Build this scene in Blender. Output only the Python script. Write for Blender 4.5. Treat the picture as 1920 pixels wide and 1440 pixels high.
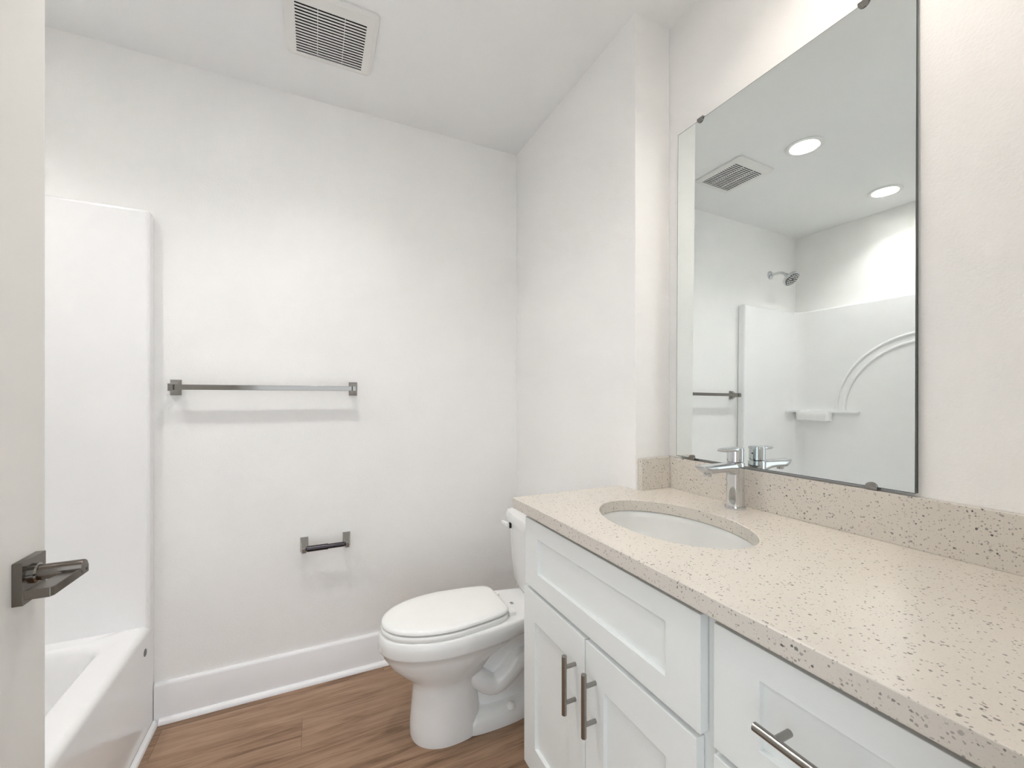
import bpy, bmesh, math, random
from mathutils import Vector, Matrix
from mathutils.geometry import tessellate_polygon

PI = math.pi
R = math.radians
scene = bpy.context.scene
for o in list(bpy.data.objects):
    bpy.data.objects.remove(o, do_unlink=True)
col = scene.collection

# ------------------------------------------------------------------ camera, world, exposure
CAM_H = 1.19
cam_data = bpy.data.cameras.new('camera')
cam_data.sensor_fit = 'HORIZONTAL'
cam_data.sensor_width = 36.0
cam_data.lens = 785.0 / 1920.0 * 36.0
cam_data.shift_y = 25.0 / 1920.0
cam_data.clip_start = 0.01
cam = bpy.data.objects.new('camera', cam_data)
col.objects.link(cam)
cam.location = (0, 0, CAM_H)
cam.rotation_euler = (R(90), 0, R(-25.25))
scene.camera = cam

world = bpy.data.worlds.new('daylight')
scene.world = world
world.use_nodes = True
wb = world.node_tree.nodes['Background']
wb.inputs[0].default_value = (0.87, 0.935, 1.0, 1)
wb.inputs[1].default_value = 1.65

LAMP_STRENGTH = 560.0
LAMP_COLOR = (1.0, 0.985, 0.962, 1)
VANITY_STRENGTH = 350.0
VANITY_COLOR = (1.0, 0.91, 0.82, 1)

vs = scene.view_settings
vs.view_transform = 'Standard'
vs.look = 'None'
vs.gamma = 1.0
vs.use_curve_mapping = False
vs.exposure = 0.12
scene.cycles.max_bounces = 10
scene.cycles.diffuse_bounces = 6
scene.cycles.glossy_bounces = 6
scene.cycles.blur_glossy = 0.0
scene.cycles.sample_clamp_indirect = 200.0

# ------------------------------------------------------------------ materials
def new_mat(name):
    m = bpy.data.materials.new(name)
    m.use_nodes = True
    return m, m.node_tree.nodes, m.node_tree.links, m.node_tree.nodes['Principled BSDF']

def mat(name, color, rough=0.5, metal=0.0, bump=0.0, bscale=100.0, spec=None, coat=0.0, var=0.0, vscale=5.0):
    m, N, L, p = new_mat(name)
    p.inputs['Base Color'].default_value = (*color, 1)
    p.inputs['Roughness'].default_value = rough
    p.inputs['Metallic'].default_value = metal
    if spec is not None:
        p.inputs['Specular IOR Level'].default_value = spec
    if coat:
        p.inputs['Coat Weight'].default_value = coat
        p.inputs['Coat Roughness'].default_value = 0.05
    tc = N.new('ShaderNodeTexCoord')
    if bump:
        n = N.new('ShaderNodeTexNoise')
        n.inputs['Scale'].default_value = bscale
        n.inputs['Detail'].default_value = 2.0
        L.new(tc.outputs['Object'], n.inputs['Vector'])
        b = N.new('ShaderNodeBump')
        b.inputs['Strength'].default_value = bump
        b.inputs['Distance'].default_value = 0.002
        L.new(n.outputs['Fac'], b.inputs['Height'])
        L.new(b.outputs['Normal'], p.inputs['Normal'])
    # every surface carries a faint procedural tone variation
    n2 = N.new('ShaderNodeTexNoise')
    n2.inputs['Scale'].default_value = vscale
    L.new(tc.outputs['Object'], n2.inputs['Vector'])
    mr = N.new('ShaderNodeMapRange')
    v = var or 0.012
    mr.inputs['To Min'].default_value = 1 - v
    mr.inputs['To Max'].default_value = 1 + v
    L.new(n2.outputs['Fac'], mr.inputs['Value'])
    mx = N.new('ShaderNodeMix')
    mx.data_type = 'RGBA'
    mx.blend_type = 'MULTIPLY'
    mx.inputs['Factor'].default_value = 1.0
    mx.inputs['A'].default_value = (*color, 1)
    L.new(mr.outputs['Result'], mx.inputs['B'])
    L.new(mx.outputs['Result'], p.inputs['Base Color'])
    return m

M = {}
M['wall'] = mat('wall_paint', (0.895, 0.888, 0.872), 0.6, bump=0.35, bscale=190, spec=0.25)
M['ceiling'] = mat('ceiling_paint', (0.865, 0.868, 0.865), 0.8, bump=0.1, bscale=120, spec=0.2)
M['trim'] = mat('trim_paint', (0.86, 0.86, 0.87), 0.35)
M['door'] = mat('door_paint', (0.74, 0.72, 0.68), 0.35, spec=0.4)
M['cabinet'] = mat('cabinet_paint', (0.82, 0.84, 0.825), 0.4, bump=0.04, bscale=400, spec=0.4)
M['cabinet_inside'] = mat('cabinet_board', (0.42, 0.42, 0.38), 0.6)
M['porcelain'] = mat('white_porcelain', (0.86, 0.86, 0.85), 0.12, spec=0.5)
M['plastic'] = mat('white_seat_plastic', (0.90, 0.90, 0.88), 0.22)
M['acrylic'] = mat('white_tub_acrylic', (0.90, 0.90, 0.90), 0.16, spec=0.5)
M['sink'] = mat('white_sink_ceramic', (0.76, 0.765, 0.745), 0.1)
M['chrome'] = mat('polished_chrome', (0.66, 0.67, 0.69), 0.04, 1.0)
M['nickel'] = mat('satin_nickel', (0.34, 0.325, 0.305), 0.22, 1.0, bump=0.02, bscale=900)
M['dark_nickel'] = mat('dark_polished_nickel', (0.30, 0.285, 0.265), 0.10, 1.0)
M['roller'] = mat('dark_roller_metal', (0.06, 0.055, 0.06), 0.25, 1.0)
M['bronze_nickel'] = mat('aged_nickel', (0.17, 0.15, 0.13), 0.2, 1.0, bump=0.03, bscale=500)
M['black'] = mat('black_slot', (0.012, 0.012, 0.012), 0.7)
M['dark_plastic'] = mat('dark_grey_plastic', (0.06, 0.065, 0.07), 0.4)
M['grey_plug'] = mat('grey_plug_plastic', (0.16, 0.165, 0.17), 0.5)
M['fan_plastic'] = mat('fan_cover_plastic', (0.80, 0.79, 0.765), 0.45)
M['lamp_trim'] = mat('lamp_trim_white', (0.86, 0.86, 0.84), 0.5)
M['baffle'] = mat('lamp_baffle', (0.55, 0.55, 0.54), 0.6)
M['edge_glass'] = mat('mirror_edge', (0.055, 0.075, 0.068), 0.12)
M['backing'] = mat('mirror_backing', (0.085, 0.085, 0.07), 0.8)
M['caulk'] = mat('caulk', (0.72, 0.71, 0.69), 0.6)
M['water'] = mat('drain_chrome', (0.6, 0.6, 0.6), 0.15, 1.0)

def emit_mat(name, color, strength):
    m = bpy.data.materials.new(name)
    m.use_nodes = True
    N, L = m.node_tree.nodes, m.node_tree.links
    N.clear()
    e = N.new('ShaderNodeEmission')
    e.inputs[0].default_value = color
    e.inputs[1].default_value = strength
    o = N.new('ShaderNodeOutputMaterial')
    L.new(e.outputs[0], o.inputs[0])
    return m
M['lens'] = emit_mat('lamp_lens', LAMP_COLOR, LAMP_STRENGTH)
M['lens_vanity'] = emit_mat('vanity_lamp_lens', VANITY_COLOR, VANITY_STRENGTH)
M['lens_rim'] = emit_mat('lamp_lens_rim', LAMP_COLOR, 9.0)

m, N, L, p = new_mat('mirror_silver')
p.inputs['Base Color'].default_value = (0.86, 0.90, 0.89, 1)
p.inputs['Metallic'].default_value = 1.0
p.inputs['Roughness'].default_value = 0.0
M['mirror'] = m

def math_node(N, L, op, a, b=None, c=None):
    n = N.new('ShaderNodeMath')
    n.operation = op
    for i, v in enumerate((a, b, c)):
        if v is None:
            continue
        if isinstance(v, (int, float)):
            n.inputs[i].default_value = v
        else:
            L.new(v, n.inputs[i])
    return n.outputs[0]

def speck_layer(N, L, vec, scale, keep, radius, soft):
    v = N.new('ShaderNodeTexVoronoi')
    v.inputs['Scale'].default_value = scale
    v.inputs['Randomness'].default_value = 1.0
    L.new(vec, v.inputs['Vector'])
    sp = N.new('ShaderNodeSeparateColor')
    L.new(v.outputs['Color'], sp.inputs[0])
    rad = math_node(N, L, 'MULTIPLY', sp.outputs[1], radius)
    d = math_node(N, L, 'SUBTRACT', rad, v.outputs['Distance'])
    inside = N.new('ShaderNodeMapRange')
    inside.inputs['From Min'].default_value = 0.0
    inside.inputs['From Max'].default_value = soft
    L.new(d, inside.inputs['Value'])
    on = math_node(N, L, 'GREATER_THAN', sp.outputs[0], keep)
    amt = math_node(N, L, 'MULTIPLY', inside.outputs[0], on)
    return math_node(N, L, 'MULTIPLY', amt, math_node(N, L, 'MULTIPLY_ADD', sp.outputs[2], 0.6, 0.4))

def quartz():
    m, N, L, p = new_mat('speckled_quartz')
    tc = N.new('ShaderNodeTexCoord')
    nz = N.new('ShaderNodeTexNoise')
    nz.inputs['Scale'].default_value = 260
    nz.inputs['Detail'].default_value = 1
    L.new(tc.outputs['Object'], nz.inputs['Vector'])
    add = N.new('ShaderNodeVectorMath')
    add.operation = 'MULTIPLY_ADD'
    L.new(nz.outputs['Color'], add.inputs[0])
    add.inputs[1].default_value = (0.0035, 0.0035, 0.0035)
    L.new(tc.outputs['Object'], add.inputs[2])
    vec = add.outputs[0]
    big = speck_layer(N, L, vec, 165, 0.74, 0.46, 0.10)
    mid = speck_layer(N, L, vec, 270, 0.60, 0.50, 0.12)
    fine = speck_layer(N, L, vec, 480, 0.62, 0.55, 0.2)
    grain = N.new('ShaderNodeTexNoise')
    grain.inputs['Scale'].default_value = 600
    L.new(tc.outputs['Object'], grain.inputs['Vector'])
    base = N.new('ShaderNodeMix')
    base.data_type = 'RGBA'
    base.inputs['A'].default_value = (0.63, 0.585, 0.52, 1)
    base.inputs['B'].default_value = (0.70, 0.655, 0.59, 1)
    L.new(grain.outputs['Fac'], base.inputs['Factor'])
    cur = base.outputs['Result']
    for fac, c, k in ((fine, (0.50, 0.45, 0.40, 1), 0.55), (mid, (0.19, 0.17, 0.15, 1), 0.85), (big, (0.08, 0.07, 0.065, 1), 0.95)):
        mx = N.new('ShaderNodeMix')
        mx.data_type = 'RGBA'
        L.new(math_node(N, L, 'MULTIPLY', fac, k), mx.inputs['Factor'])
        L.new(cur, mx.inputs['A'])
        mx.inputs['B'].default_value = c
        cur = mx.outputs['Result']
    L.new(cur, p.inputs['Base Color'])
    p.inputs['Roughness'].default_value = 0.22
    p.inputs['Specular IOR Level'].default_value = 0.4
    return m
M['quartz'] = quartz()

def plank_floor():
    m, N, L, p = new_mat('wood_look_vinyl_planks')
    tc = N.new('ShaderNodeTexCoord')
    s = N.new('ShaderNodeSeparateXYZ')
    L.new(tc.outputs['Object'], s.inputs[0])
    W, LEN = 0.15, 1.22
    yy = math_node(N, L, 'DIVIDE', math_node(N, L, 'SUBTRACT', s.outputs[1], 1.588), W)
    row = math_node(N, L, 'FLOOR', yy)
    fy = math_node(N, L, 'FRACT', yy)
    off = math_node(N, L, 'FRACT', math_node(N, L, 'MULTIPLY', row, 0.371))
    xx = math_node(N, L, 'ADD', math_node(N, L, 'DIVIDE', math_node(N, L, 'ADD', s.outputs[0], 0.041), LEN), off)
    plank = math_node(N, L, 'FLOOR', xx)
    fx = math_node(N, L, 'FRACT', xx)
    cid = N.new('ShaderNodeCombineXYZ')
    L.new(row, cid.inputs[0])
    L.new(plank, cid.inputs[1])
    wn = N.new('ShaderNodeTexWhiteNoise')
    wn.noise_dimensions = '2D'
    L.new(cid.outputs[0], wn.inputs['Vector'])
    # grain stretched along the plank, shifted per plank
    cv = N.new('ShaderNodeCombineXYZ')
    L.new(math_node(N, L, 'MULTIPLY', s.outputs[0], 2.2), cv.inputs[0])
    L.new(math_node(N, L, 'MULTIPLY', s.outputs[1], 26.0), cv.inputs[1])
    L.new(math_node(N, L, 'MULTIPLY', wn.outputs['Value'], 37.0), cv.inputs[2])
    g = N.new('ShaderNodeTexNoise')
    g.inputs['Scale'].default_value = 1.6
    g.inputs['Detail'].default_value = 7
    g.inputs['Roughness'].default_value = 0.62
    g.inputs['Distortion'].default_value = 0.6
    L.new(cv.outputs[0], g.inputs['Vector'])
    cv2 = N.new('ShaderNodeCombineXYZ')
    L.new(math_node(N, L, 'MULTIPLY', s.outputs[0], 14.0), cv2.inputs[0])
    L.new(math_node(N, L, 'MULTIPLY', s.outputs[1], 240.0), cv2.inputs[1])
    g2 = N.new('ShaderNodeTexNoise')
    g2.inputs['Scale'].default_value = 1.0
    g2.inputs['Detail'].default_value = 3
    L.new(cv2.outputs[0], g2.inputs['Vector'])
    ramp = N.new('ShaderNodeValToRGB')
    e = ramp.color_ramp.elements
    e[0].position, e[0].color = 0.30, (0.155, 0.085, 0.045, 1)
    e[1].position, e[1].color = 0.72, (0.40, 0.265, 0.175, 1)
    k = ramp.color_ramp.elements.new(0.5)
    k.color = (0.30, 0.185, 0.115, 1)
    fac = math_node(N, L, 'ADD', g.outputs['Fac'], math_node(N, L, 'MULTIPLY_ADD', wn.outputs['Value'], 0.14, -0.07))
    fac = math_node(N, L, 'ADD', fac, math_node(N, L, 'MULTIPLY_ADD', g2.outputs['Fac'], 0.22, -0.11))
    L.new(fac, ramp.inputs[0])
    # seams
    sy = math_node(N, L, 'LESS_THAN', math_node(N, L, 'MINIMUM', fy, math_node(N, L, 'SUBTRACT', 1.0, fy)), 0.006)
    sx = math_node(N, L, 'LESS_THAN', math_node(N, L, 'MINIMUM', fx, math_node(N, L, 'SUBTRACT', 1.0, fx)), 0.0009)
    seam = math_node(N, L, 'MULTIPLY', math_node(N, L, 'MAXIMUM', sx, sy), 0.45)
    mx = N.new('ShaderNodeMix')
    mx.data_type = 'RGBA'
    L.new(seam, mx.inputs['Factor'])
    L.new(ramp.outputs[0], mx.inputs['A'])
    mx.inputs['B'].default_value = (0.10, 0.055, 0.03, 1)
    L.new(mx.outputs['Result'], p.inputs['Base Color'])
    p.inputs['Roughness'].default_value = 0.42
    p.inputs['Specular IOR Level'].default_value = 0.35
    b = N.new('ShaderNodeBump')
    b.inputs['Strength'].default_value = 0.15
    b.inputs['Distance'].default_value = 0.001
    L.new(g2.outputs['Fac'], b.inputs['Height'])
    L.new(b.outputs['Normal'], p.inputs['Normal'])
    return m
M['floor'] = plank_floor()

# ------------------------------------------------------------------ mesh helpers
class MB:
    def __init__(self):
        self.v, self.f = [], []

    def add(self, verts, faces):
        n = len(self.v)
        self.v += [Vector(v) for v in verts]
        self.f += [tuple(i + n for i in f) for f in faces]
        return self

    def box(self, x0, x1, y0, y1, z0, z1):
        vs_ = [(x, y, z) for z in (z0, z1) for y in (y0, y1) for x in (x0, x1)]
        return self.add(vs_, [(0, 2, 3, 1), (4, 5, 7, 6), (0, 1, 5, 4), (2, 6, 7, 3), (0, 4, 6, 2), (1, 3, 7, 5)])

    def prism(self, outer, holes, a, b, put=lambda u, v, w: (u, v, w)):
        """Polygon with holes in (u, v) swept from w=a to w=b."""
        loops = [outer] + list(holes)
        flat = [q for lp in loops for q in lp]
        tris = tessellate_polygon([[Vector((q[0], q[1], 0)) for q in lp] for lp in loops])
        n = len(flat)
        vs_ = [put(q[0], q[1], a) for q in flat] + [put(q[0], q[1], b) for q in flat]
        fs = []
        for t in tris:
            fs.append(tuple(t))
            fs.append(tuple(i + n for i in reversed(t)))
        k = 0
        for lp in loops:
            c = len(lp)
            for i in range(c):
                p0, p1 = k + i, k + (i + 1) % c
                fs.append((p0, p1, p1 + n, p0 + n))
            k += c
        return self.add(vs_, fs)

    def loft(self, rings, cap0=True, cap1=True, closed=True):
        c = len(rings[0])
        vs_ = [q for r_ in rings for q in r_]
        fs = []
        for i in range(len(rings) - 1):
            for j in range(c if closed else c - 1):
                a, b = i * c + j, i * c + (j + 1) % c
                fs.append((a, b, b + c, a + c))
        if cap0:
            fs.append(tuple(reversed(range(c))))
        if cap1:
            fs.append(tuple(range((len(rings) - 1) * c, len(rings) * c)))
        return self.add(vs_, fs)

    def lathe(self, prof, origin=(0, 0, 0), axis=(0, 0, 1), seg=40, cap0=True, cap1=True):
        """prof: list of (radius, height along the axis)."""
        q = Vector((0, 0, 1)).rotation_difference(Vector(axis).normalized())
        o = Vector(origin)
        rings = []
        for r_, h in prof:
            rings.append([o + q @ Vector((r_ * math.cos(2 * PI * k / seg), r_ * math.sin(2 * PI * k / seg), h)) for k in range(seg)])
        return self.loft(rings, cap0, cap1)

    def tube(self, pts, r, seg=16, caps=True):
        pts = [Vector(q) for q in pts]
        rr = r if isinstance(r, (list, tuple)) else [r] * len(pts)
        rings = []
        up = None
        for i, q in enumerate(pts):
            t = (pts[min(i + 1, len(pts) - 1)] - pts[max(i - 1, 0)]).normalized()
            if up is None:
                up = t.orthogonal().normalized()
            else:
                up = (up - t * up.dot(t)).normalized()
            s = t.cross(up)
            rings.append([q + rr[i] * (math.cos(2 * PI * k / seg) * up + math.sin(2 * PI * k / seg) * s) for k in range(seg)])
        return self.loft(rings, caps, caps)

    def build(self, name, material, parent=None, bevel=0.0, seg=2, smooth=35.0, subsurf=0):
        me = bpy.data.meshes.new(name)
        off = Vector((0, 0, 0))
        q = parent
        while q is not None:
            off += Vector(q.location)
            q = q.parent
        me.from_pydata([tuple(v - off) for v in self.v], [], self.f)
        bm = bmesh.new()
        bm.from_mesh(me)
        bmesh.ops.remove_doubles(bm, verts=bm.verts, dist=1e-6)
        bmesh.ops.recalc_face_normals(bm, faces=bm.faces)
        bm.to_mesh(me)
        bm.free()
        me.materials.append(material)
        o = bpy.data.objects.new(name, me)
        col.objects.link(o)
        if parent is not None:
            o.parent = parent
        for pl in me.polygons:
            pl.use_smooth = True
        if bevel:
            b = o.modifiers.new('edge', 'BEVEL')
            b.width = bevel
            b.segments = seg
            b.limit_method = 'ANGLE'
            b.angle_limit = R(40)
            b.harden_normals = True
        else:
            me.set_sharp_from_angle(angle=R(smooth))
        if subsurf:
            sm = o.modifiers.new('smooth', 'SUBSURF')
            sm.levels = sm.render_levels = subsurf
        return o

def recenter(o):
    """Moves a top-level mesh's origin to the middle of its underside (or of its box)."""
    xs = [v.co for v in o.data.vertices]
    c = Vector(((min(v.x for v in xs) + max(v.x for v in xs)) / 2, (min(v.y for v in xs) + max(v.y for v in xs)) / 2, min(v.z for v in xs)))
    o.data.transform(Matrix.Translation(-c))
    o.location = c
    return o

def tag(o, label=None, cat=None, group=None, kind=None):
    if label: o['label'] = label
    if cat: o['category'] = cat
    if group: o['group'] = group
    if kind: o['kind'] = kind
    return o

def thing(name, loc, label, cat, group=None):
    o = bpy.data.objects.new(name, None)
    col.objects.link(o)
    o.location = loc
    o.empty_display_size = 0.05
    return tag(o, label, cat, group)

def struct(name, mb, material, label, cat, **k):
    return tag(mb.build(name, material, **k), label, cat, kind='structure')

def rect(u0, u1, v0, v1):
    return [(u0, v0), (u1, v0), (u1, v1), (u0, v1)]

def rrect(u0, u1, v0, v1, r, n=6):
    out = []
    for cu, cv, a in ((u1 - r, v0 + r, -90), (u1 - r, v1 - r, 0), (u0 + r, v1 - r, 90), (u0 + r, v0 + r, 180)):
        for k in range(n + 1):
            t = R(a + 90.0 * k / n)
            out.append((cu + r * math.cos(t), cv + r * math.sin(t)))
    return out

def ellipse(cu, cv, a, b, n=64, e=2.0):
    out = []
    for k in range(n):
        t = 2 * PI * k / n
        c_, s_ = math.cos(t), math.sin(t)
        out.append((cu + a * math.copysign(abs(c_) ** (2 / e), c_), cv + b * math.copysign(abs(s_) ** (2 / e), s_)))
    return out

def at_z(loop, z):
    return [(u, v, z) for u, v in loop]

def dup(root, loc, label=None):
    r_ = root.copy()
    col.objects.link(r_)
    r_.location = loc
    if label: r_['label'] = label
    for ch in list(root.children):
        c_ = ch.copy()
        col.objects.link(c_)
        c_.parent = r_
        for g in ch.children:
            d_ = g.copy()
            col.objects.link(d_)
            d_.parent = c_
    return r_

# ------------------------------------------------------------------ the room
C = 2.44            # ceiling
Y1 = 1.947          # back wall
XW = 0.943          # alcove side wall
YS = 1.059          # short return wall beside the vanity
XM = 1.092          # mirror wall
XL = -1.205         # wall behind the tub
YF = 0.095          # wall with the doorway
TX = -0.53          # tub front
TY = 1.893          # front of the tub's end panel
FAN = (0.052, 1.563)
LAMPS = [(-0.015, 1.23), (-0.896, 1.269), (0.76, 0.50)]

mb = MB().box(XL - .1, XM + .12, -0.6, Y1 + .12, -0.05, 0)
struct('floor', mb, M['floor'], 'brown wood-look plank floor running towards the toilet', 'floor')

CAN_R = 0.0625
holes = [ellipse(x, y, CAN_R, CAN_R, 40) for x, y in LAMPS] + [rect(FAN[0] - .125, FAN[0] + .125, FAN[1] - .125, FAN[1] + .125)]
mb = MB().prism(rect(XL - .1, XM + .12, -0.025, Y1 + .12), holes, C, C + .016)
struct('ceiling', mb, M['ceiling'], 'smooth white ceiling over the whole bathroom', 'ceiling', smooth=20)

mb = MB().box(XL - .1, XM + .12, Y1, Y1 + .1, 0, C + .14)
struct('wall_back', mb, M['wall'], 'white textured wall behind the towel bar and toilet paper holder', 'wall')
mb = MB().box(XL - .1, XL, YF - .12, Y1, 0, C + .14)
struct('wall_left', mb, M['wall'], 'white wall behind the tub seen in the mirror', 'wall')
mb = MB().box(XM, XM + .12, YF - .12, Y1, 0, C + .14)
struct('wall_right', mb, M['wall'], 'white textured wall that carries the mirror', 'wall')
mb = MB().box(XW, XM, YS, Y1, 0, C + .14)
struct('wall_side', mb, M['wall'], 'white wall beside the toilet with a short return at the counter', 'wall', bevel=.003)
DOOR_L, DOOR_R, DOOR_T = -0.425, 0.40, 2.06
mb = MB().box(XL, DOOR_L, YF - .12, YF, 0, C + .14).box(DOOR_R, XM, YF - .12, YF, 0, C + .14).box(DOOR_L, DOOR_R, YF - .12, YF, DOOR_T, C + .14)
struct('wall_front', mb, M['wall'], 'white wall around the open doorway', 'wall')
mb = MB().box(XL, TX - .005, 0.215, 0.335, 0, C)
struct('wall_tub_end', mb, M['wall'], 'short white wall at the near end of the tub', 'wall')

# baseboard with a small bevelled top, and quarter-round shoe mouldings
def base_profile():
    return [(0, 0), (.015, 0), (.015, .132), (.012, .139), (.006, .143), (0, .143)]
mb = MB().prism(base_profile(), [], TX + .001, XW, lambda u, v, w: (w, Y1 - u, v))
struct('baseboard_back', mb, M['trim'], 'tall white baseboard along the wall under the towel bar', 'baseboard')
mb = MB().prism(base_profile(), [], 1.14, Y1 - .015, lambda u, v, w: (XW - u, w, v))
struct('baseboard_right', mb, M['trim'], 'white baseboard behind the toilet tank', 'baseboard')
def shoe_profile(r=.017):
    return [(0, 0), (r, 0)] + [(r * math.cos(R(a)), r * math.sin(R(a))) for a in (15, 30, 45, 60, 75, 90)]
mb = MB().prism(shoe_profile(), [], TX + .017, XW - .015, lambda u, v, w: (w, Y1 - .015 - u, v))
struct('trim_1', mb, M['trim'], 'white shoe moulding where baseboard meets the wood floor', 'trim')
mb = MB().prism(shoe_profile(.016), [], .335, Y1 - .017, lambda u, v, w: (TX + u, w, v))
struct('trim_2', mb, M['trim'], 'white shoe moulding along the foot of the tub', 'trim')

# ------------------------------------------------------------------ the open door at the left edge
DX, DY = -0.39, 0.9255
door = tag(MB().box(DX - .035, DX, YF + .07, DY, .012, 2.04).build('door_1', M['door'], bevel=.0015),
           'white door standing open at the left edge of the picture', 'door', kind='structure')
yc, zc = 0.8715, 0.921
mb = MB().prism(rrect(yc - .0295, yc + .0295, zc - .031, zc + .031, .002, 3), [], DX, DX + .011, lambda u, v, w: (w, u, v))
han = mb.build('door_handle', M['bronze_nickel'], door, bevel=.001)
mb = MB().lathe([(.0145, 0), (.0145, .004), (.0128, .006)], (DX + .011, yc + .001, zc + .006), (1, 0, 0))
mb.build('collar', M['dark_nickel'], han)
mb = MB().lathe([(.0115, 0), (.0115, .049), (.0105, .0505)], (DX + .0165, yc + .001, zc + .006), (1, 0, 0))
mb.build('neck', M['bronze_nickel'], han)
# flat lever running back towards the hinge, with a return to the door at its end
lv = [(DX + .0675, yc + .013), (DX + .060, yc + .014), (DX + .053, yc + .004), (DX + .036, yc - .066), (DX + .034, yc - .079),
      (DX + .061, yc - .079), (DX + .064, yc - .074)]
mb = MB().prism(lv, [], zc - .0055, zc + .0075)
mb.build('lever', M['bronze_nickel'], han, bevel=.0012)
mb = MB().lathe([(.0022, 0), (.0022, .0006)], (DX + .0667, yc + .006, zc + .001), (1, 0, 0), seg=14)
mb.build('set_screw', M['black'], han)

# ------------------------------------------------------------------ tub and surround
tub = thing('bathtub', (-.85, 1.14, 0), 'glossy white one-piece tub and shower surround beside the door', 'bathtub')
def tub_ring(x0, x1, y0, y1, r, z, n=8):
    return at_z(rrect(x0, x1, y0, y1, r, n), z)
TZ = 0.378
X0, Y0 = XL + .003, .338
rings = [tub_ring(X0, TX - .002, Y0, TY + .032, .004, .001), tub_ring(X0, TX, Y0, TY + .032, .004, .03),
         tub_ring(X0, TX, Y0, TY + .032, .006, TZ - .022)]
for k in range(1, 7):
    t = R(15 * k)
    d_ = .018 * (1 - math.cos(t))
    rings.append(tub_ring(X0 + d_, TX - d_, Y0 + d_, TY + .032, .006, TZ - .022 + .018 * math.sin(t) + .004 * k / 6))
IX0, IX1, IY0, IY1 = XL + .115, TX - .098, .46, 1.832
for i, (ins, z) in enumerate(((-.014, TZ), (-.006, TZ - .002), (0, TZ - .008), (.005, TZ - .02), (.012, TZ - .06), (.035, TZ - .2), (.05, TZ - .265), (.075, TZ - .295), (.11, TZ - .305))):
    rings.append(tub_ring(IX0 + ins, IX1 - ins, IY0 + ins * 1.6, IY1 - ins * 1.2, .085, z))
mb = MB().loft(rings)
mb.build('tub', M['acrylic'], tub, smooth=50)
# surround: a U in plan with coved inner corners
PX, PY0, rc = -1.15, .392, .07
SZ = 1.856
def surround_plan(px, py0, ty, rcv):
    fx = TX - .001
    pl = [(fx, ty)]
    for k in range(9):
        t = R(90 + 90 * k / 8)
        pl.append((px + rcv + rcv * math.cos(t), ty - rcv + rcv * math.sin(t)))
    for k in range(9):
        t = R(180 + 90 * k / 8)
        pl.append((px + rcv + rcv * math.cos(t), py0 + rcv + rcv * math.sin(t)))
    pl += [(fx, py0), (fx, Y0), (X0, Y0), (X0, Y1 - .002), (fx, Y1 - .002)]
    return pl
mb = MB().prism(surround_plan(PX, PY0, TY, rc), [], .001, SZ)
sur = mb.build('surround', M['acrylic'], tub, bevel=.012, seg=5)
# corner ledge and soap dish moulded in the surround
DZ = 1.112
mb = MB()
mb.prism(rrect(PX - .01, PX + .022, 1.50, TY - .02, .012, 5), [], DZ, DZ + .012)
mb.prism(rrect(PX - .01, PX + .16, TY - .03, TY + .01, .012, 5), [], DZ, DZ + .012)
mb.build('ledge', M['acrylic'], sur, bevel=.004, seg=3)
def dish_ring(ins, z, d=.062):
    return at_z(rrect(PX - .012 + ins * .3, PX + d - ins, 1.660 + ins, 1.885 - ins, .02, 6), z)
mb = MB().loft([dish_ring(.016, DZ - .062), dish_ring(.005, DZ - .056), dish_ring(.002, DZ - .03), dish_ring(0, DZ + .006), dish_ring(.002, DZ + .009),
                dish_ring(.008, DZ + .009), dish_ring(.010, DZ - .01), dish_ring(.018, DZ - .04)])
mb.build('soap_dish', M['acrylic'], sur, smooth=50)
def arch(r0, r1, h, cy=1.15, cz=1.13, n=40):
    rings_ = []
    for k in range(n + 1):
        t = R(180.0 * k / n)
        c_, s_ = math.cos(t), math.sin(t)
        prof = [(r0, -.004), (r0 + .002, h * .6), (r0 + .009, h), (r1 - .009, h), (r1 - .002, h * .6), (r1, -.004)]
        rings_.append([(PX + w, cy + q * c_, cz + q * s_) for q, w in prof])
    return rings_
mb = MB().loft(arch(.478, .500, .006)).loft(arch(.428, .450, .006))
mb.build('arch_relief', M['acrylic'], sur, smooth=60)
mb = MB().lathe([(.0125, 0), (.0125, .0015), (.011, .0022)], (TX - .0002, 1.8505, .307), (1, 0, 0), seg=28)
mb.build('plug_cap', M['grey_plug'], tub)['label'] = 'small grey plug cap on the tub front'

# ------------------------------------------------------------------ shower head on the back wall above the tub
SX, SHZ = -.888, 2.115
sh = thing('shower_head', (SX, Y1, SHZ), 'chrome shower head on a bent arm above the tub, seen in mirror', 'shower head')
mb = MB().lathe([(.031, 0), (.031, .003), (.024, .010), (.012, .014)], (SX, Y1, SHZ), (0, -1, 0))
mb.build('escutcheon', M['chrome'], sh)
pts = [(SX, Y1 - .004, SHZ), (SX, Y1 - .05, SHZ + .002)]
for k in range(1, 9):
    t = R(45 * k / 8)
    pts.append((SX, Y1 - .05 - .09 * math.sin(t), SHZ + .002 - .09 * (1 - math.cos(t))))
mb = MB().tube(pts, .0095, 16)
mb.build('arm', M['chrome'], sh)
e_ = Vector(pts[-1])
ax = Vector((0, -.70, -.71)).normalized()
mb = MB().lathe([(.011, -.004), (.014, .004), (.014, .014), (.022, .022), (.047, .036), (.053, .042), (.055, .052), (.055, .060), (.052, .063)], e_, ax, seg=48)
hd = mb.build('head', M['chrome'], sh)
mb = MB().lathe([(.048, 0), (.048, .0025), (.046, .003)], e_ + ax * .0625, ax, seg=48)
fp = mb.build('spray_face', M['dark_plastic'], sh)
q_ = Vector((0, 0, 1)).rotation_difference(ax)
mb = MB()
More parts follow.
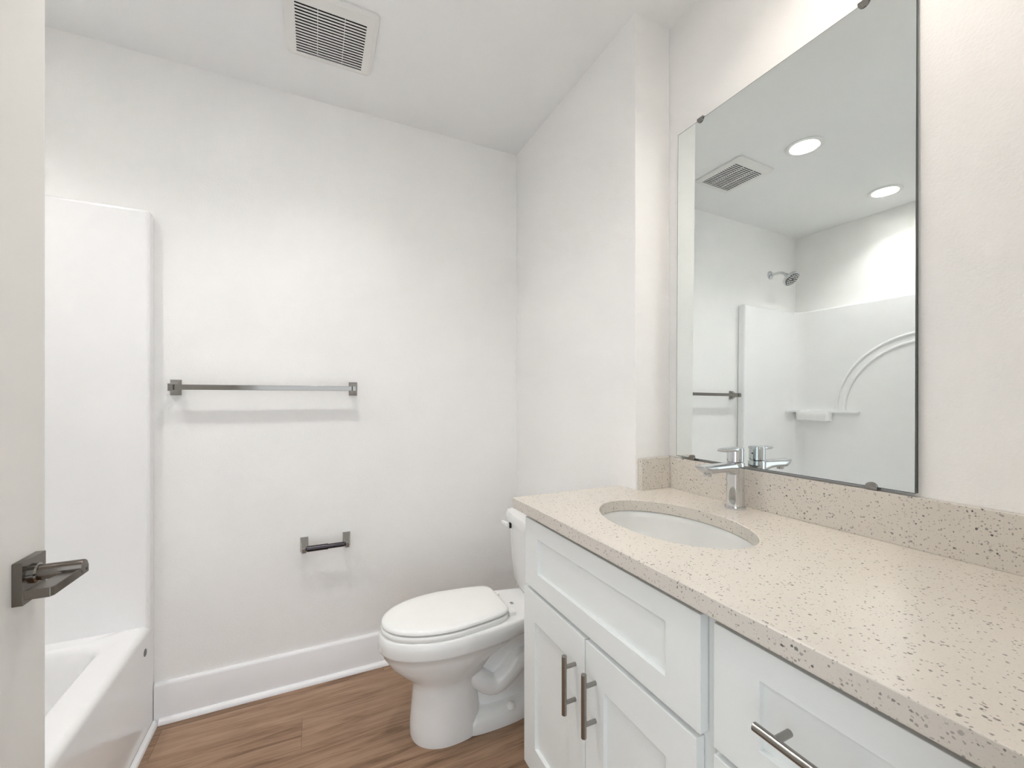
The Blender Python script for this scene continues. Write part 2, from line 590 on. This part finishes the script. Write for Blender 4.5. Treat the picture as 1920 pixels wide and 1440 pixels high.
for n_, rr_ in ((6, .016), (12, .028), (18, .040)):
    for k in range(n_):
        t = 2 * PI * k / n_
        mb.lathe([(.0036, 0), (.0030, .003), (.0014, .0034)], e_ + ax * .0655 + q_ @ Vector((rr_ * math.cos(t), rr_ * math.sin(t), 0)), ax, seg=10)
mb.build('nozzles', M['lamp_trim'], fp)

# ------------------------------------------------------------------ towel bar and toilet paper holder
def rect_y(cx, cz_, w, h, y):
    return [(cx - w / 2, y, cz_ - h / 2), (cx + w / 2, y, cz_ - h / 2), (cx + w / 2, y, cz_ + h / 2), (cx - w / 2, y, cz_ + h / 2)]
tb = thing('towel_bar', (-.158, Y1, 1.2265), 'dark nickel towel bar on the wall between tub and toilet', 'towel bar')
for cx in (-.4665, .151):
    z_ = 1.2265
    mb = MB().loft([rect_y(cx, z_, .034, .058, Y1 - .0005), rect_y(cx, z_, .034, .058, Y1 - .006), rect_y(cx, z_, .030, .054, Y1 - .009),
                    rect_y(cx, z_, .019, .027, Y1 - .030), rect_y(cx, z_, .019, .027, Y1 - .068), rect_y(cx, z_, .013, .020, Y1 - .074)])
    mb.build('mounting_post', M['dark_nickel'], tb, bevel=.0008)
mb = MB().box(-.459, .1435, Y1 - .066, Y1 - .050, 1.2175, 1.2365)
mb.build('bar', M['dark_nickel'], tb, bevel=.001)

tp = thing('toilet_paper_holder', (.043, Y1, .577), 'empty dark nickel toilet paper holder low on the wall', 'toilet paper holder')
for cx in (-.0386, .125):
    mb = MB().loft([rect_y(cx, .578, .030, .060, Y1 - .0005), rect_y(cx, .578, .030, .060, Y1 - .006), rect_y(cx, .578, .027, .056, Y1 - .009),
                    rect_y(cx, .574, .020, .036, Y1 - .036), rect_y(cx, .573, .0165, .024, Y1 - .066), rect_y(cx, .573, .012, .018, Y1 - .070)])
    mb.build('mounting_post', M['dark_nickel'], tp, bevel=.0008)
mb = MB().lathe([(.006, 0), (.006, .004), (.0118, .0045), (.0118, .083), (.0098, .0835), (.0098, .147), (.006, .1475), (.006, .151)],
                (-.0325, Y1 - .056, .574), (1, 0, 0), seg=28)
mb.build('roller', M['roller'], tp)

# ------------------------------------------------------------------ exhaust fan in the ceiling
fan = thing('exhaust_fan', (FAN[0], FAN[1], C), 'square white exhaust fan grille on the ceiling above the toilet', 'exhaust fan')
hx = .1435
sx0, sx1, sy0, sy1 = FAN[0] - .110, FAN[0] + .107, 1.472, 1.686
def fan_frame_ring(ins, z, r):
    return at_z(rrect(FAN[0] - hx + ins, FAN[0] + hx - ins, FAN[1] - hx + ins, FAN[1] + hx - ins, r, 5), z)
mb = MB().loft([fan_frame_ring(.0, C - .0005, .020), fan_frame_ring(.0, C - .0065, .020), fan_frame_ring(.0012, C - .0080, .019), fan_frame_ring(.012, C - .0112, .012), fan_frame_ring(.013, C - .0115, .012)], cap0=False, cap1=False)
mb.prism(rrect(FAN[0] - hx + .013, FAN[0] + hx - .013, FAN[1] - hx + .013, FAN[1] + hx - .013, .012, 5), [rect(sx0, sx1, sy0, sy1)], C - .0115, C - .009)
mb.build('grille_frame', M['fan_plastic'], fan, smooth=8)
mb = MB()
NS = 17
pitch = (sy1 - sy0) / NS
for k in range(NS):
    y_ = sy0 + pitch * (k + .5) + pitch * .2
    a_ = [(y_ - pitch * .25, C - .0122), (y_ + pitch * .25, C - .0122), (y_ + pitch * .26, C - .0112), (y_ - pitch * .24, C - .0112)]
    mb.prism(a_, [], sx0, sx1, lambda u, v, w: (w, u, v))
for fx_ in (.31, .69):
    xr = sx0 + (sx1 - sx0) * fx_
    mb.box(xr - .0008, xr + .0008, sy0, sy1, C - .0118, C - .0085)
mb.build('louver_slats', M['fan_plastic'], fan, smooth=30)
mb = MB().prism(rect(FAN[0] - .124, FAN[0] + .124, FAN[1] - .124, FAN[1] + .124), [rect(FAN[0] - .12, FAN[0] + .12, FAN[1] - .12, FAN[1] + .12)], C - .003, C + .10)
mb.box(FAN[0] - .124, FAN[0] + .124, FAN[1] - .124, FAN[1] + .124, C + .10, C + .104)
mb.build('housing', M['black'], fan)

# ------------------------------------------------------------------ recessed downlights
def downlight(x, y, label, lens):
    t = thing('recessed_downlight', (x, y, C), label, 'ceiling light', 'recessed downlights')
    mb_ = MB().lathe([(.0805, -.0005), (.0805, -.0045), (.077, -.007), (.064, -.0075), (.060, -.005), (.059, 0)], (x, y, C), seg=56, cap0=False, cap1=False)
    mb_.build('trim_ring', M['lamp_trim'], t, smooth=60)
    mb_ = MB().lathe([(.060, -.004), (.058, .010), (.0565, .011), (.054, .027), (.0525, .028), (.0495, .051), (.0490, .062), (.0620, .062), (.0620, .001)], (x, y, C), seg=56, cap0=False, cap1=False)
    mb_.build('baffle', M['baffle'], t, smooth=30)
    mb_ = MB().lathe([(.0490, .0495), (.0490, .053)], (x, y, C), seg=40)
    ln = mb_.build('lens', M['lens_rim'], t)
    mb_ = MB().lathe([(.034, .0480), (.034, .0494)], (x, y, C), seg=40)
    mb_.build('light_source', M[lens], ln)
    mb_ = MB().lathe([(.0622, .0625), (.0622, .068)], (x, y, C), seg=40)
    mb_.build('housing', M['dark_plastic'], t)
    return t
lamp = downlight(*LAMPS[0], 'recessed ceiling light nearest the fan grille, seen in the mirror', 'lens')
dup(lamp, (*LAMPS[1], C), 'recessed ceiling light over the tub, near the right edge of mirror')
downlight(*LAMPS[2], 'recessed ceiling light over the vanity counter, above the picture', 'lens_vanity')

# ------------------------------------------------------------------ vanity cabinets
XD, XB = .5575, 1.078      # door front plane, back
TH = .019
CT = .858                  # cabinet top
XF_ = XD + TH + .0015      # face frame front
def shaker(mb_, y0, y1, z0, z1, st=.074, top=.046, bot=.050, rec=.0095):
    """Five-piece front in the plane x = XD: frame round a recessed panel."""
    mb_.prism(rect(y0, y1, z0, z1), [rect(y0 + st, y1 - st, z0 + bot, z1 - top)], XD, XD + TH, lambda u, v, w: (w, u, v))
    mb_.box(XD + rec, XD + TH - .002, y0 + st - .002, y1 - st + .002, z0 + bot - .002, z1 - top + .002)
    return mb_
def carcass(y0, y1, root):
    t = .016
    mb_ = MB().box(XF_ + .019, XB, y0, y0 + t, .0, CT).box(XF_ + .019, XB, y1 - t, y1, .0, CT)
    mb_.box(XF_ + .019, XB, y0 + t, y1 - t, .105, .121).box(XB - .008, XB, y0 + t, y1 - t, .121, CT)
    mb_.build('carcass', M['cabinet_inside'], root)
def bar_pull(parent, y, z, vertical):
    L_, off = .138, .0415
    xb = XD - .031
    mb_ = MB()
    if vertical:
        mb_.lathe([(.0052, 0), (.0060, .0008), (.0060, L_ - .0008), (.0052, L_)], (xb, y, z - L_ / 2), (0, 0, 1), seg=24)
        ps = [(y, z - off), (y, z + off)]
    else:
        mb_.lathe([(.0052, 0), (.0060, .0008), (.0060, L_ - .0008), (.0052, L_)], (xb, y - L_ / 2, z), (0, 1, 0), seg=24)
        ps = [(y - off, z), (y + off, z)]
    for a_, b_ in ps:
        mb_.lathe([(.0048, 0), (.0048, .0312)], (xb, a_, b_), (1, 0, 0), seg=20)
    h = mb_.build('handle', M['nickel'], parent)
    h['label'] = 'brushed nickel bar pull'
    return h

YA, YB, YC_ = 1.1045, .4645, .115
cab = thing('sink_cabinet', (.8, (YA + YB) / 2, 0), 'pale grey sink cabinet with two doors next to the toilet', 'cabinet')
carcass(YB, YA, cab)
mb = MB().prism(rect(YB, YA, .105, .838), [rect(YB + .030, .77, .14, .62), rect(.81, YA - .03, .14, .62), rect(YB + .030, YA - .03, .67, .80)], XF_, XF_ + .019, lambda u, v, w: (w, u, v))
mb.build('face_frame', M['cabinet'], cab)
MB().box(XF_ + .06, XF_ + .075, YB, YA, 0, .105).build('toe_kick', M['cabinet'], cab)
shaker(MB(), .4768, 1.0907, .650, .8425).build('false_drawer_front', M['cabinet'], cab, bevel=.0012)
d1 = shaker(MB(), .7945, 1.0985, .125, .638, st=.066, top=.079, bot=.079).build('cabinet_door', M['cabinet'], cab, bevel=.0012)
bar_pull(d1, .831, .5185, True)
d2 = shaker(MB(), .4845, .7905, .125, .638, st=.066, top=.079, bot=.079).build('cabinet_door', M['cabinet'], cab, bevel=.0012)
bar_pull(d2, .7525, .522, True)

cab2 = thing('drawer_cabinet', (.8, (YC_ + YB) / 2, 0), 'pale grey drawer cabinet in the lower right corner', 'cabinet')
carcass(YC_, YB - .0006, cab2)
mb = MB().prism(rect(YC_, YB - .0006, .105, .838), [rect(YC_ + .03, YB - .03, .14, .37), rect(YC_ + .03, YB - .03, .41, .62), rect(YC_ + .03, YB - .03, .67, .80)], XF_, XF_ + .019, lambda u, v, w: (w, u, v))
mb.build('face_frame', M['cabinet'], cab2)
MB().box(XF_ + .06, XF_ + .075, YC_, YB - .0006, 0, .105).build('toe_kick', M['cabinet'], cab2)
for z0_, z1_ in ((.650, .8425), (.395, .639), (.125, .384)):
    dr = shaker(MB(), .135, .4525, z0_, z1_).build('drawer', M['cabinet'], cab2, bevel=.0012)
    bar_pull(dr, .2965, (z0_ + z1_) / 2 + .008, False)

# ------------------------------------------------------------------ countertop, splashes, sink
K = .89
CX0, CY1 = .5375, 1.136
SNK = (.787, .763, .141, .207)
ct_outer = [(CX0, YF + .002), (XM - .001, YF + .002), (XM - .001, YS - .001), (XW - .001, YS - .001), (XW - .001, CY1), (CX0, CY1)]
mb = MB().prism(ct_outer, [ellipse(*SNK, 72)], K - .031, K)
ct = recenter(mb.build('countertop', M['quartz'], bevel=.0022, seg=3))
tag(ct, 'beige speckled quartz countertop with an oval sink cutout', 'countertop')
mb = MB().box(XM - .020, XM - .0005, YF + .002, YS - .0205, K, .992)
tag(recenter(mb.build('backsplash', M['quartz'], bevel=.0012)), 'long low speckled quartz backsplash strip under the mirror', 'backsplash')
mb = MB().box(XW + .009, XM - .0005, YS - .020, YS - .0005, K, .992)
tag(recenter(mb.build('backsplash', M['quartz'], bevel=.0012)), 'short speckled quartz splash piece on the narrow return wall', 'backsplash')

snk = thing('undermount_sink', (SNK[0], SNK[1], K - .19), 'oval white undermount sink set below the countertop', 'sink')
def sink_ring(a, b, z):
    return at_z(ellipse(SNK[0], SNK[1], a, b, 64), z)
rg = [sink_ring(.160, .226, K - .0315), sink_ring(.146, .212, K - .0315), sink_ring(.143, .209, K - .034), sink_ring(.141, .206, K - .05), sink_ring(.137, .201, K - .08),
      sink_ring(.128, .190, K - .11), sink_ring(.108, .165, K - .145), sink_ring(.075, .115, K - .166), sink_ring(.035, .05, K - .174), sink_ring(.022, .022, K - .176)]
rg2 = [sink_ring(.022, .022, K - .188), sink_ring(.04, .055, K - .186), sink_ring(.08, .12, K - .178), sink_ring(.116, .173, K - .155), sink_ring(.137, .198, K - .118), sink_ring(.147, .211, K - .06), sink_ring(.160, .226, K - .042)]
mb = MB().loft(rg + rg2 + [rg[0]], cap0=False, cap1=False)
mb.build('basin', M['sink'], snk, smooth=60)
mb = MB().lathe([(.0215, -.19), (.0215, -.178), (.026, -.1745), (.024, -.172), (.012, -.1735), (.004, -.1735)], (SNK[0], SNK[1], K), seg=32)
mb.build('drain', M['water'], snk)

# ------------------------------------------------------------------ faucet
FX, FY = 1.030, .767
fc = thing('faucet', (FX, FY, K), 'chrome single-lever faucet behind the oval sink', 'faucet')
mb = MB().lathe([(.0265, 0), (.0270, .002), (.0270, .006), (.0245, .0085)], (FX, FY, K), seg=48)
mb.build('base_ring', M['chrome'], fc)
def fring(x, z, hy, hz, n=28, e=3.2):
    return [(x, FY + q[0], z + q[1]) for q in ellipse(0, 0, hy, hz, n, e)]
body = []
for z_, rx_, ry_ in ((.008, .0225, .0215), (.03, .0218, .0208), (.07, .0212, .0202), (.095, .0212, .0202), (.110, .0220, .0205), (.121, .0220, .0205), (.1245, .0205, .019)):
    body.append([(FX + q[0], FY + q[1], K + z_) for q in ellipse(0, 0, rx_, ry_, 40, 2.5)])
MB().loft(body).build('body', M['chrome'], fc, smooth=40)
sp = [(FX - .002, .998, .0185, .0185), (FX - .018, .999, .0185, .0175), (FX - .030, 1.0015, .0185, .0140), (FX - .045, 1.003, .019, .0118), (FX - .075, 1.0035, .0195, .0110),
      (FX - .098, 1.0030, .020, .0112), (FX - .112, 1.0025, .0200, .0112), (FX - .122, 1.0055, .0195, .0085), (FX - .131, 1.0095, .0180, .0050), (FX - .136, 1.0120, .0150, .0022)]
MB().loft([fring(*q) for q in sp]).build('spout', M['chrome'], fc, smooth=50)
MB().lathe([(.0105, 0), (.0105, .010), (.012, .014)], (FX - .108, FY, .9845), seg=28).build('aerator', M['chrome'], fc)
hb = MB().lathe([(.0185, .1255), (.0205, .1275), (.0205, .160), (.0195, .1635), (.010, .165), (.001, .165)], (FX, FY, K), seg=40)
lever = hb.build('lever_cap', M['chrome'], fc)
lv_ = [(FX + .014, K + .1590, .0165, .0060), (FX - .012, K + .1600, .0180, .0062), (FX - .030, K + .1602, .0170, .0054), (FX - .046, K + .1596, .0150, .0048), (FX - .055, K + .1592, .0120, .0042), (FX - .058, K + .1600, .0100, .0022)]
MB().loft([fring(*q, 24, 3.0) for q in lv_]).build('lever', M['chrome'], fc, smooth=50)
MB().lathe([(.0022, 0), (.0022, .0006)], (FX + .0203, FY, K + .145), (1, 0, 0), seg=14).build('index_dot', M['black'], fc)

# ------------------------------------------------------------------ mirror and its clips
MY0, MY1, MZ0, MZ1 = .4096, 1.0122, .9987, 2.051
XMI = 1.0755
MTILT = R(.40)
mir = thing('wall_mirror', (XMI, (MY0 + MY1) / 2, MZ0), 'large frameless rectangular mirror standing over the backsplash', 'mirror')
def lean(x, y, z):
    """Top of the glass leans back to the wall a little."""
    return (XMI + (x - XMI) * math.cos(MTILT) + (z - MZ0) * math.sin(MTILT) - .008 * (y - .714), y, MZ0 + (z - MZ0) * math.cos(MTILT))
mb = MB()
mb.add([lean(XMI, y, z) for y, z in ((MY0 + .0012, MZ0 + .0012), (MY1 - .0012, MZ0 + .0012), (MY1 - .0012, MZ1 - .0012), (MY0 + .0012, MZ1 - .0012))], [(0, 1, 2, 3)])
mb.build('silvered_face', M['mirror'], mir)
mb = MB()
vsx = [lean(x, y, z) for x in (XMI + .0001, XMI + .0042) for y, z in ((MY0, MZ0), (MY1, MZ0), (MY1, MZ1), (MY0, MZ1))]
mb.add(vsx, [(0, 1, 5, 4), (1, 2, 6, 5), (2, 3, 7, 6), (3, 0, 4, 7), (4, 5, 6, 7), (0, 3, 2, 1)])
mb.build('glass_edge', M['edge_glass'], mir)
mb = MB()
vsx = [lean(XMI + .0043, y, z) for y, z in ((MY0 + .001, MZ0), (MY1 - .004, MZ0), (MY1 - .004, MZ1 - .004), (MY0 + .001, MZ1 - .004))]
vsx += [(XM - .0004, q[1], q[2]) for q in vsx]
mb.add(vsx, [(0, 1, 5, 4), (1, 2, 6, 5), (2, 3, 7, 6), (3, 0, 4, 7), (4, 5, 6, 7), (0, 3, 2, 1)])
mb.build('backing', M['backing'], mir)

def clip(y, z, top, label):
    x_ = lean(XMI, y, z)[0]
    zz = lean(XMI, y, z)[2]
    t = thing('mirror_clip', (x_, y, zz), label, 'clip', 'mirror clips')
    s = 1 if top else -1
    # half-round lip over the glass, joined to a block fixed to the wall
    pr = []
    for k in range(13):
        a_ = R(180 * k / 12)
        pr.append((y + .011 * math.cos(a_), zz - s * .011 * math.sin(a_) + s * .0008))
    mb_ = MB().prism(pr, [], x_ - .0035, x_ - .0006, lambda u, v, w: (w, u, v))
    mb_.build('lip', M['dark_nickel'], t, bevel=.0005)
    za, zb = sorted((zz + s * .0008, zz + s * .0055))
    mb_ = MB().box(x_ - .0035, XM, y - .011, y + .011, za, zb)
    mb_.build('block', M['dark_nickel'], t, bevel=.0005)
clip(.9235, MZ1, True, 'upper mirror clip near the narrow return wall')
clip(.4985, MZ1, True, 'upper mirror clip at the top edge of the picture')
clip(.9495, MZ0, False, 'lower mirror clip near the short splash piece')
clip(.482, MZ0, False, 'lower mirror clip right of the faucet above the backsplash')

# ------------------------------------------------------------------ toilet
TYC = 1.480
wc = thing('toilet', (.55, TYC, 0), 'white two-piece toilet between the back wall and the vanity', 'toilet')
def egg(f, b, w, z, mid=.45, wb=None, n=64, ef=2.1, eb=2.6, yc_=TYC):
    """Egg outline: front half-ellipse from x=f, back half from mid to x=b."""
    out = []
    for k in range(n):
        t = 2 * PI * k / n
        c_, s_ = math.cos(t), math.sin(t)
        if c_ < 0:
            x_ = mid - (mid - f) * abs(c_) ** (2 / ef)
            y_ = w * math.copysign(abs(s_) ** (2 / ef), s_)
        else:
            x_ = mid + (b - mid) * abs(c_) ** (2 / eb)
            y_ = math.copysign(abs(s_) ** (2 / eb), s_) * w
            if wb is not None:
                u_ = (x_ - mid) / (b - mid)
                y_ *= 1 + (wb / w - 1) * u_ * u_ * (3 - 2 * u_)
        out.append((x_, yc_ + y_, z))
    return out
bowl = [egg(.306, .560, .100, 0, .43), egg(.303, .560, .101, .012, .43), egg(.304, .555, .098, .05, .43), egg(.309, .545, .092, .11, .43),
        egg(.314, .535, .089, .17, .43), egg(.314, .540, .090, .195, .43), egg(.300, .565, .098, .212, .44), egg(.268, .62, .115, .238, .45, .06), egg(.236, .70, .130, .27, .45, .07),
        egg(.213, .78, .1415, .305, .45, .09), egg(.204, .82, .1465, .328, .45, .10), egg(.1985, .885, .1515, .331, .45, .115), egg(.1965, .905, .153, .337, .45, .12),
        egg(.1965, .912, .1535, .36, .45, .125), egg(.199, .912, .1520, .381, .45, .125), egg(.206, .908, .146, .388, .45, .12), egg(.216, .90, .136, .389, .45, .11)]
mb = MB().loft(bowl)
def smooth_path(ps, rs, n):
    """Catmull-Rom points between the given ones."""
    ps = [Vector(q) for q in ps]
    out, ro = [], []
    for i in range(len(ps) - 1):
        a, b, c_, d_ = ps[max(i - 1, 0)], ps[i], ps[i + 1], ps[min(i + 2, len(ps) - 1)]
        for k in range(n):
            t = k / n
            out.append(.5 * ((2 * b) + (c_ - a) * t + (2 * a - 5 * b + 4 * c_ - d_) * t * t + (3 * b - a - 3 * c_ + d_) * t ** 3))
            ro.append(rs[i] + (rs[i + 1] - rs[i]) * t)
    return out + [ps[-1]], ro + [rs[-1]]
# foot behind the pedestal, and the trapway swelling
def foot(f, b, w, z):
    return egg(f, b, w, z, .6, None, 48, 2.6, 2.6)
mb.loft([foot(.42, .80, .100, 0), foot(.42, .80, .101, .01), foot(.43, .798, .097, .04), foot(.45, .785, .085, .055), foot(.48, .76, .055, .062)])
mb.loft([egg(.50, .80, .048, .05, .62), egg(.50, .80, .046, .2, .62), egg(.52, .82, .06, .34, .65)])
for s_ in (-1, 1):
    yy_ = TYC + s_ * .042
    path = [(.50, yy_, .215), (.545, yy_ + s_ * .008, .165), (.60, yy_ + s_ * .012, .135), (.655, yy_ + s_ * .013, .165), (.70, yy_ + s_ * .012, .20), (.745, yy_ + s_ * .008, .185), (.78, yy_, .12), (.79, yy_, .05)]
    mb.tube(*smooth_path(path, [.03, .036, .036, .038, .040, .038, .034, .03], 5), 20)
bw = mb.build('bowl', M['porcelain'], wc, smooth=60)
for s_ in (-1, 1):
    MB().lathe([(.0165, 0), (.0165, .006), (.0135, .013), (.006, .017), (.001, .0175)], (.655, TYC + s_ * .083, .050), seg=24).build('bolt_cap', M['plastic'], wc)
seat = [egg(.207, .640, .1425, .3895, .44, .122, eb=7), egg(.204, .642, .145, .393, .44, .124, eb=7), egg(.204, .642, .145, .402, .44, .124, eb=7), egg(.207, .640, .142, .4065, .44, .122, eb=7)]
MB().loft(seat).build('seat', M['plastic'], wc, smooth=50)
lid = [egg(.212, .640, .138, .4095, .44, .116, eb=7), egg(.207, .644, .1425, .413, .44, .120, eb=7), egg(.207, .645, .1425, .419, .44, .120, eb=7), egg(.211, .642, .138, .4245, .44, .116, eb=7), egg(.222, .632, .128, .427, .44, .106, eb=7), egg(.26, .60, .095, .4285, .44, .08, eb=7)]
MB().loft(lid).build('seat_lid', M['plastic'], wc, smooth=50)
for s_ in (-1, 1):
    y_ = TYC + s_ * .077
    mb = MB().prism(rrect(.645, .672, y_ - .0155, y_ + .0155, .004, 4), [], .3893, .402)
    mb.build('seat_hinge', M['plastic'], wc, bevel=.0015)
mb = MB().box(.688, .7, TYC - .0125, TYC - .0075, .3893, .3899).box(.688, .7, TYC - .003, TYC + .002, .3893, .3899)
mb.build('marking', M['grey_plug'], wc)['label'] = 'two short dark printed bars'
def tank_ring(f, w, z, b=.935, bulge=.018):
    n = 15
    out = []
    r_ = .03
    fr = []
    for k in range(n):
        u_ = -1 + 2 * k / (n - 1)
        fr.append((f - bulge * (1 - u_ * u_), TYC + u_ * (w - r_)))
    out += fr
    for k in range(1, 7):
        t = R(180 - 90 * k / 6)
        out.append((f + r_ + r_ * math.cos(t), TYC + w - r_ + r_ * math.sin(t)))
    out += [(b, TYC + w), (b, TYC - w)]
    for k in range(0, 6):
        t = R(270 - 90 * k / 6)
        out.append((f + r_ + r_ * math.cos(t), TYC - w + r_ + r_ * math.sin(t)))
    return [(x_, y_, z) for x_, y_ in out]
tk = [tank_ring(.800, .155, .3895), tank_ring(.785, .168, .396), tank_ring(.780, .175, .41), tank_ring(.775, .19, .5), tank_ring(.770, .205, .656)]
MB().loft(tk).build('tank', M['porcelain'], wc, smooth=50)
ld = [tank_ring(.768, .207, .657), tank_ring(.760, .215, .660), tank_ring(.759, .216, .684), tank_ring(.764, .211, .698), tank_ring(.780, .196, .703)]
MB().loft(ld).build('tank_lid', M['porcelain'], wc, smooth=40)
mb = MB().box(.752, .776, TYC + .160, TYC + .180, .632, .652)
fl = mb.build('flush_lever', M['plastic'], wc, bevel=.003)
MB().box(.757, .7745, TYC + .1495, TYC + .1535, .628, .652).build('shank', M['black'], fl)
mb = MB().prism([(.743, .634), (.757, .634), (.757, .650), (.743, .650)], [], TYC + .15, TYC + .207, lambda u, v, w: (u, w, v))
mb.build('lever_arm', M['plastic'], fl, bevel=.003)
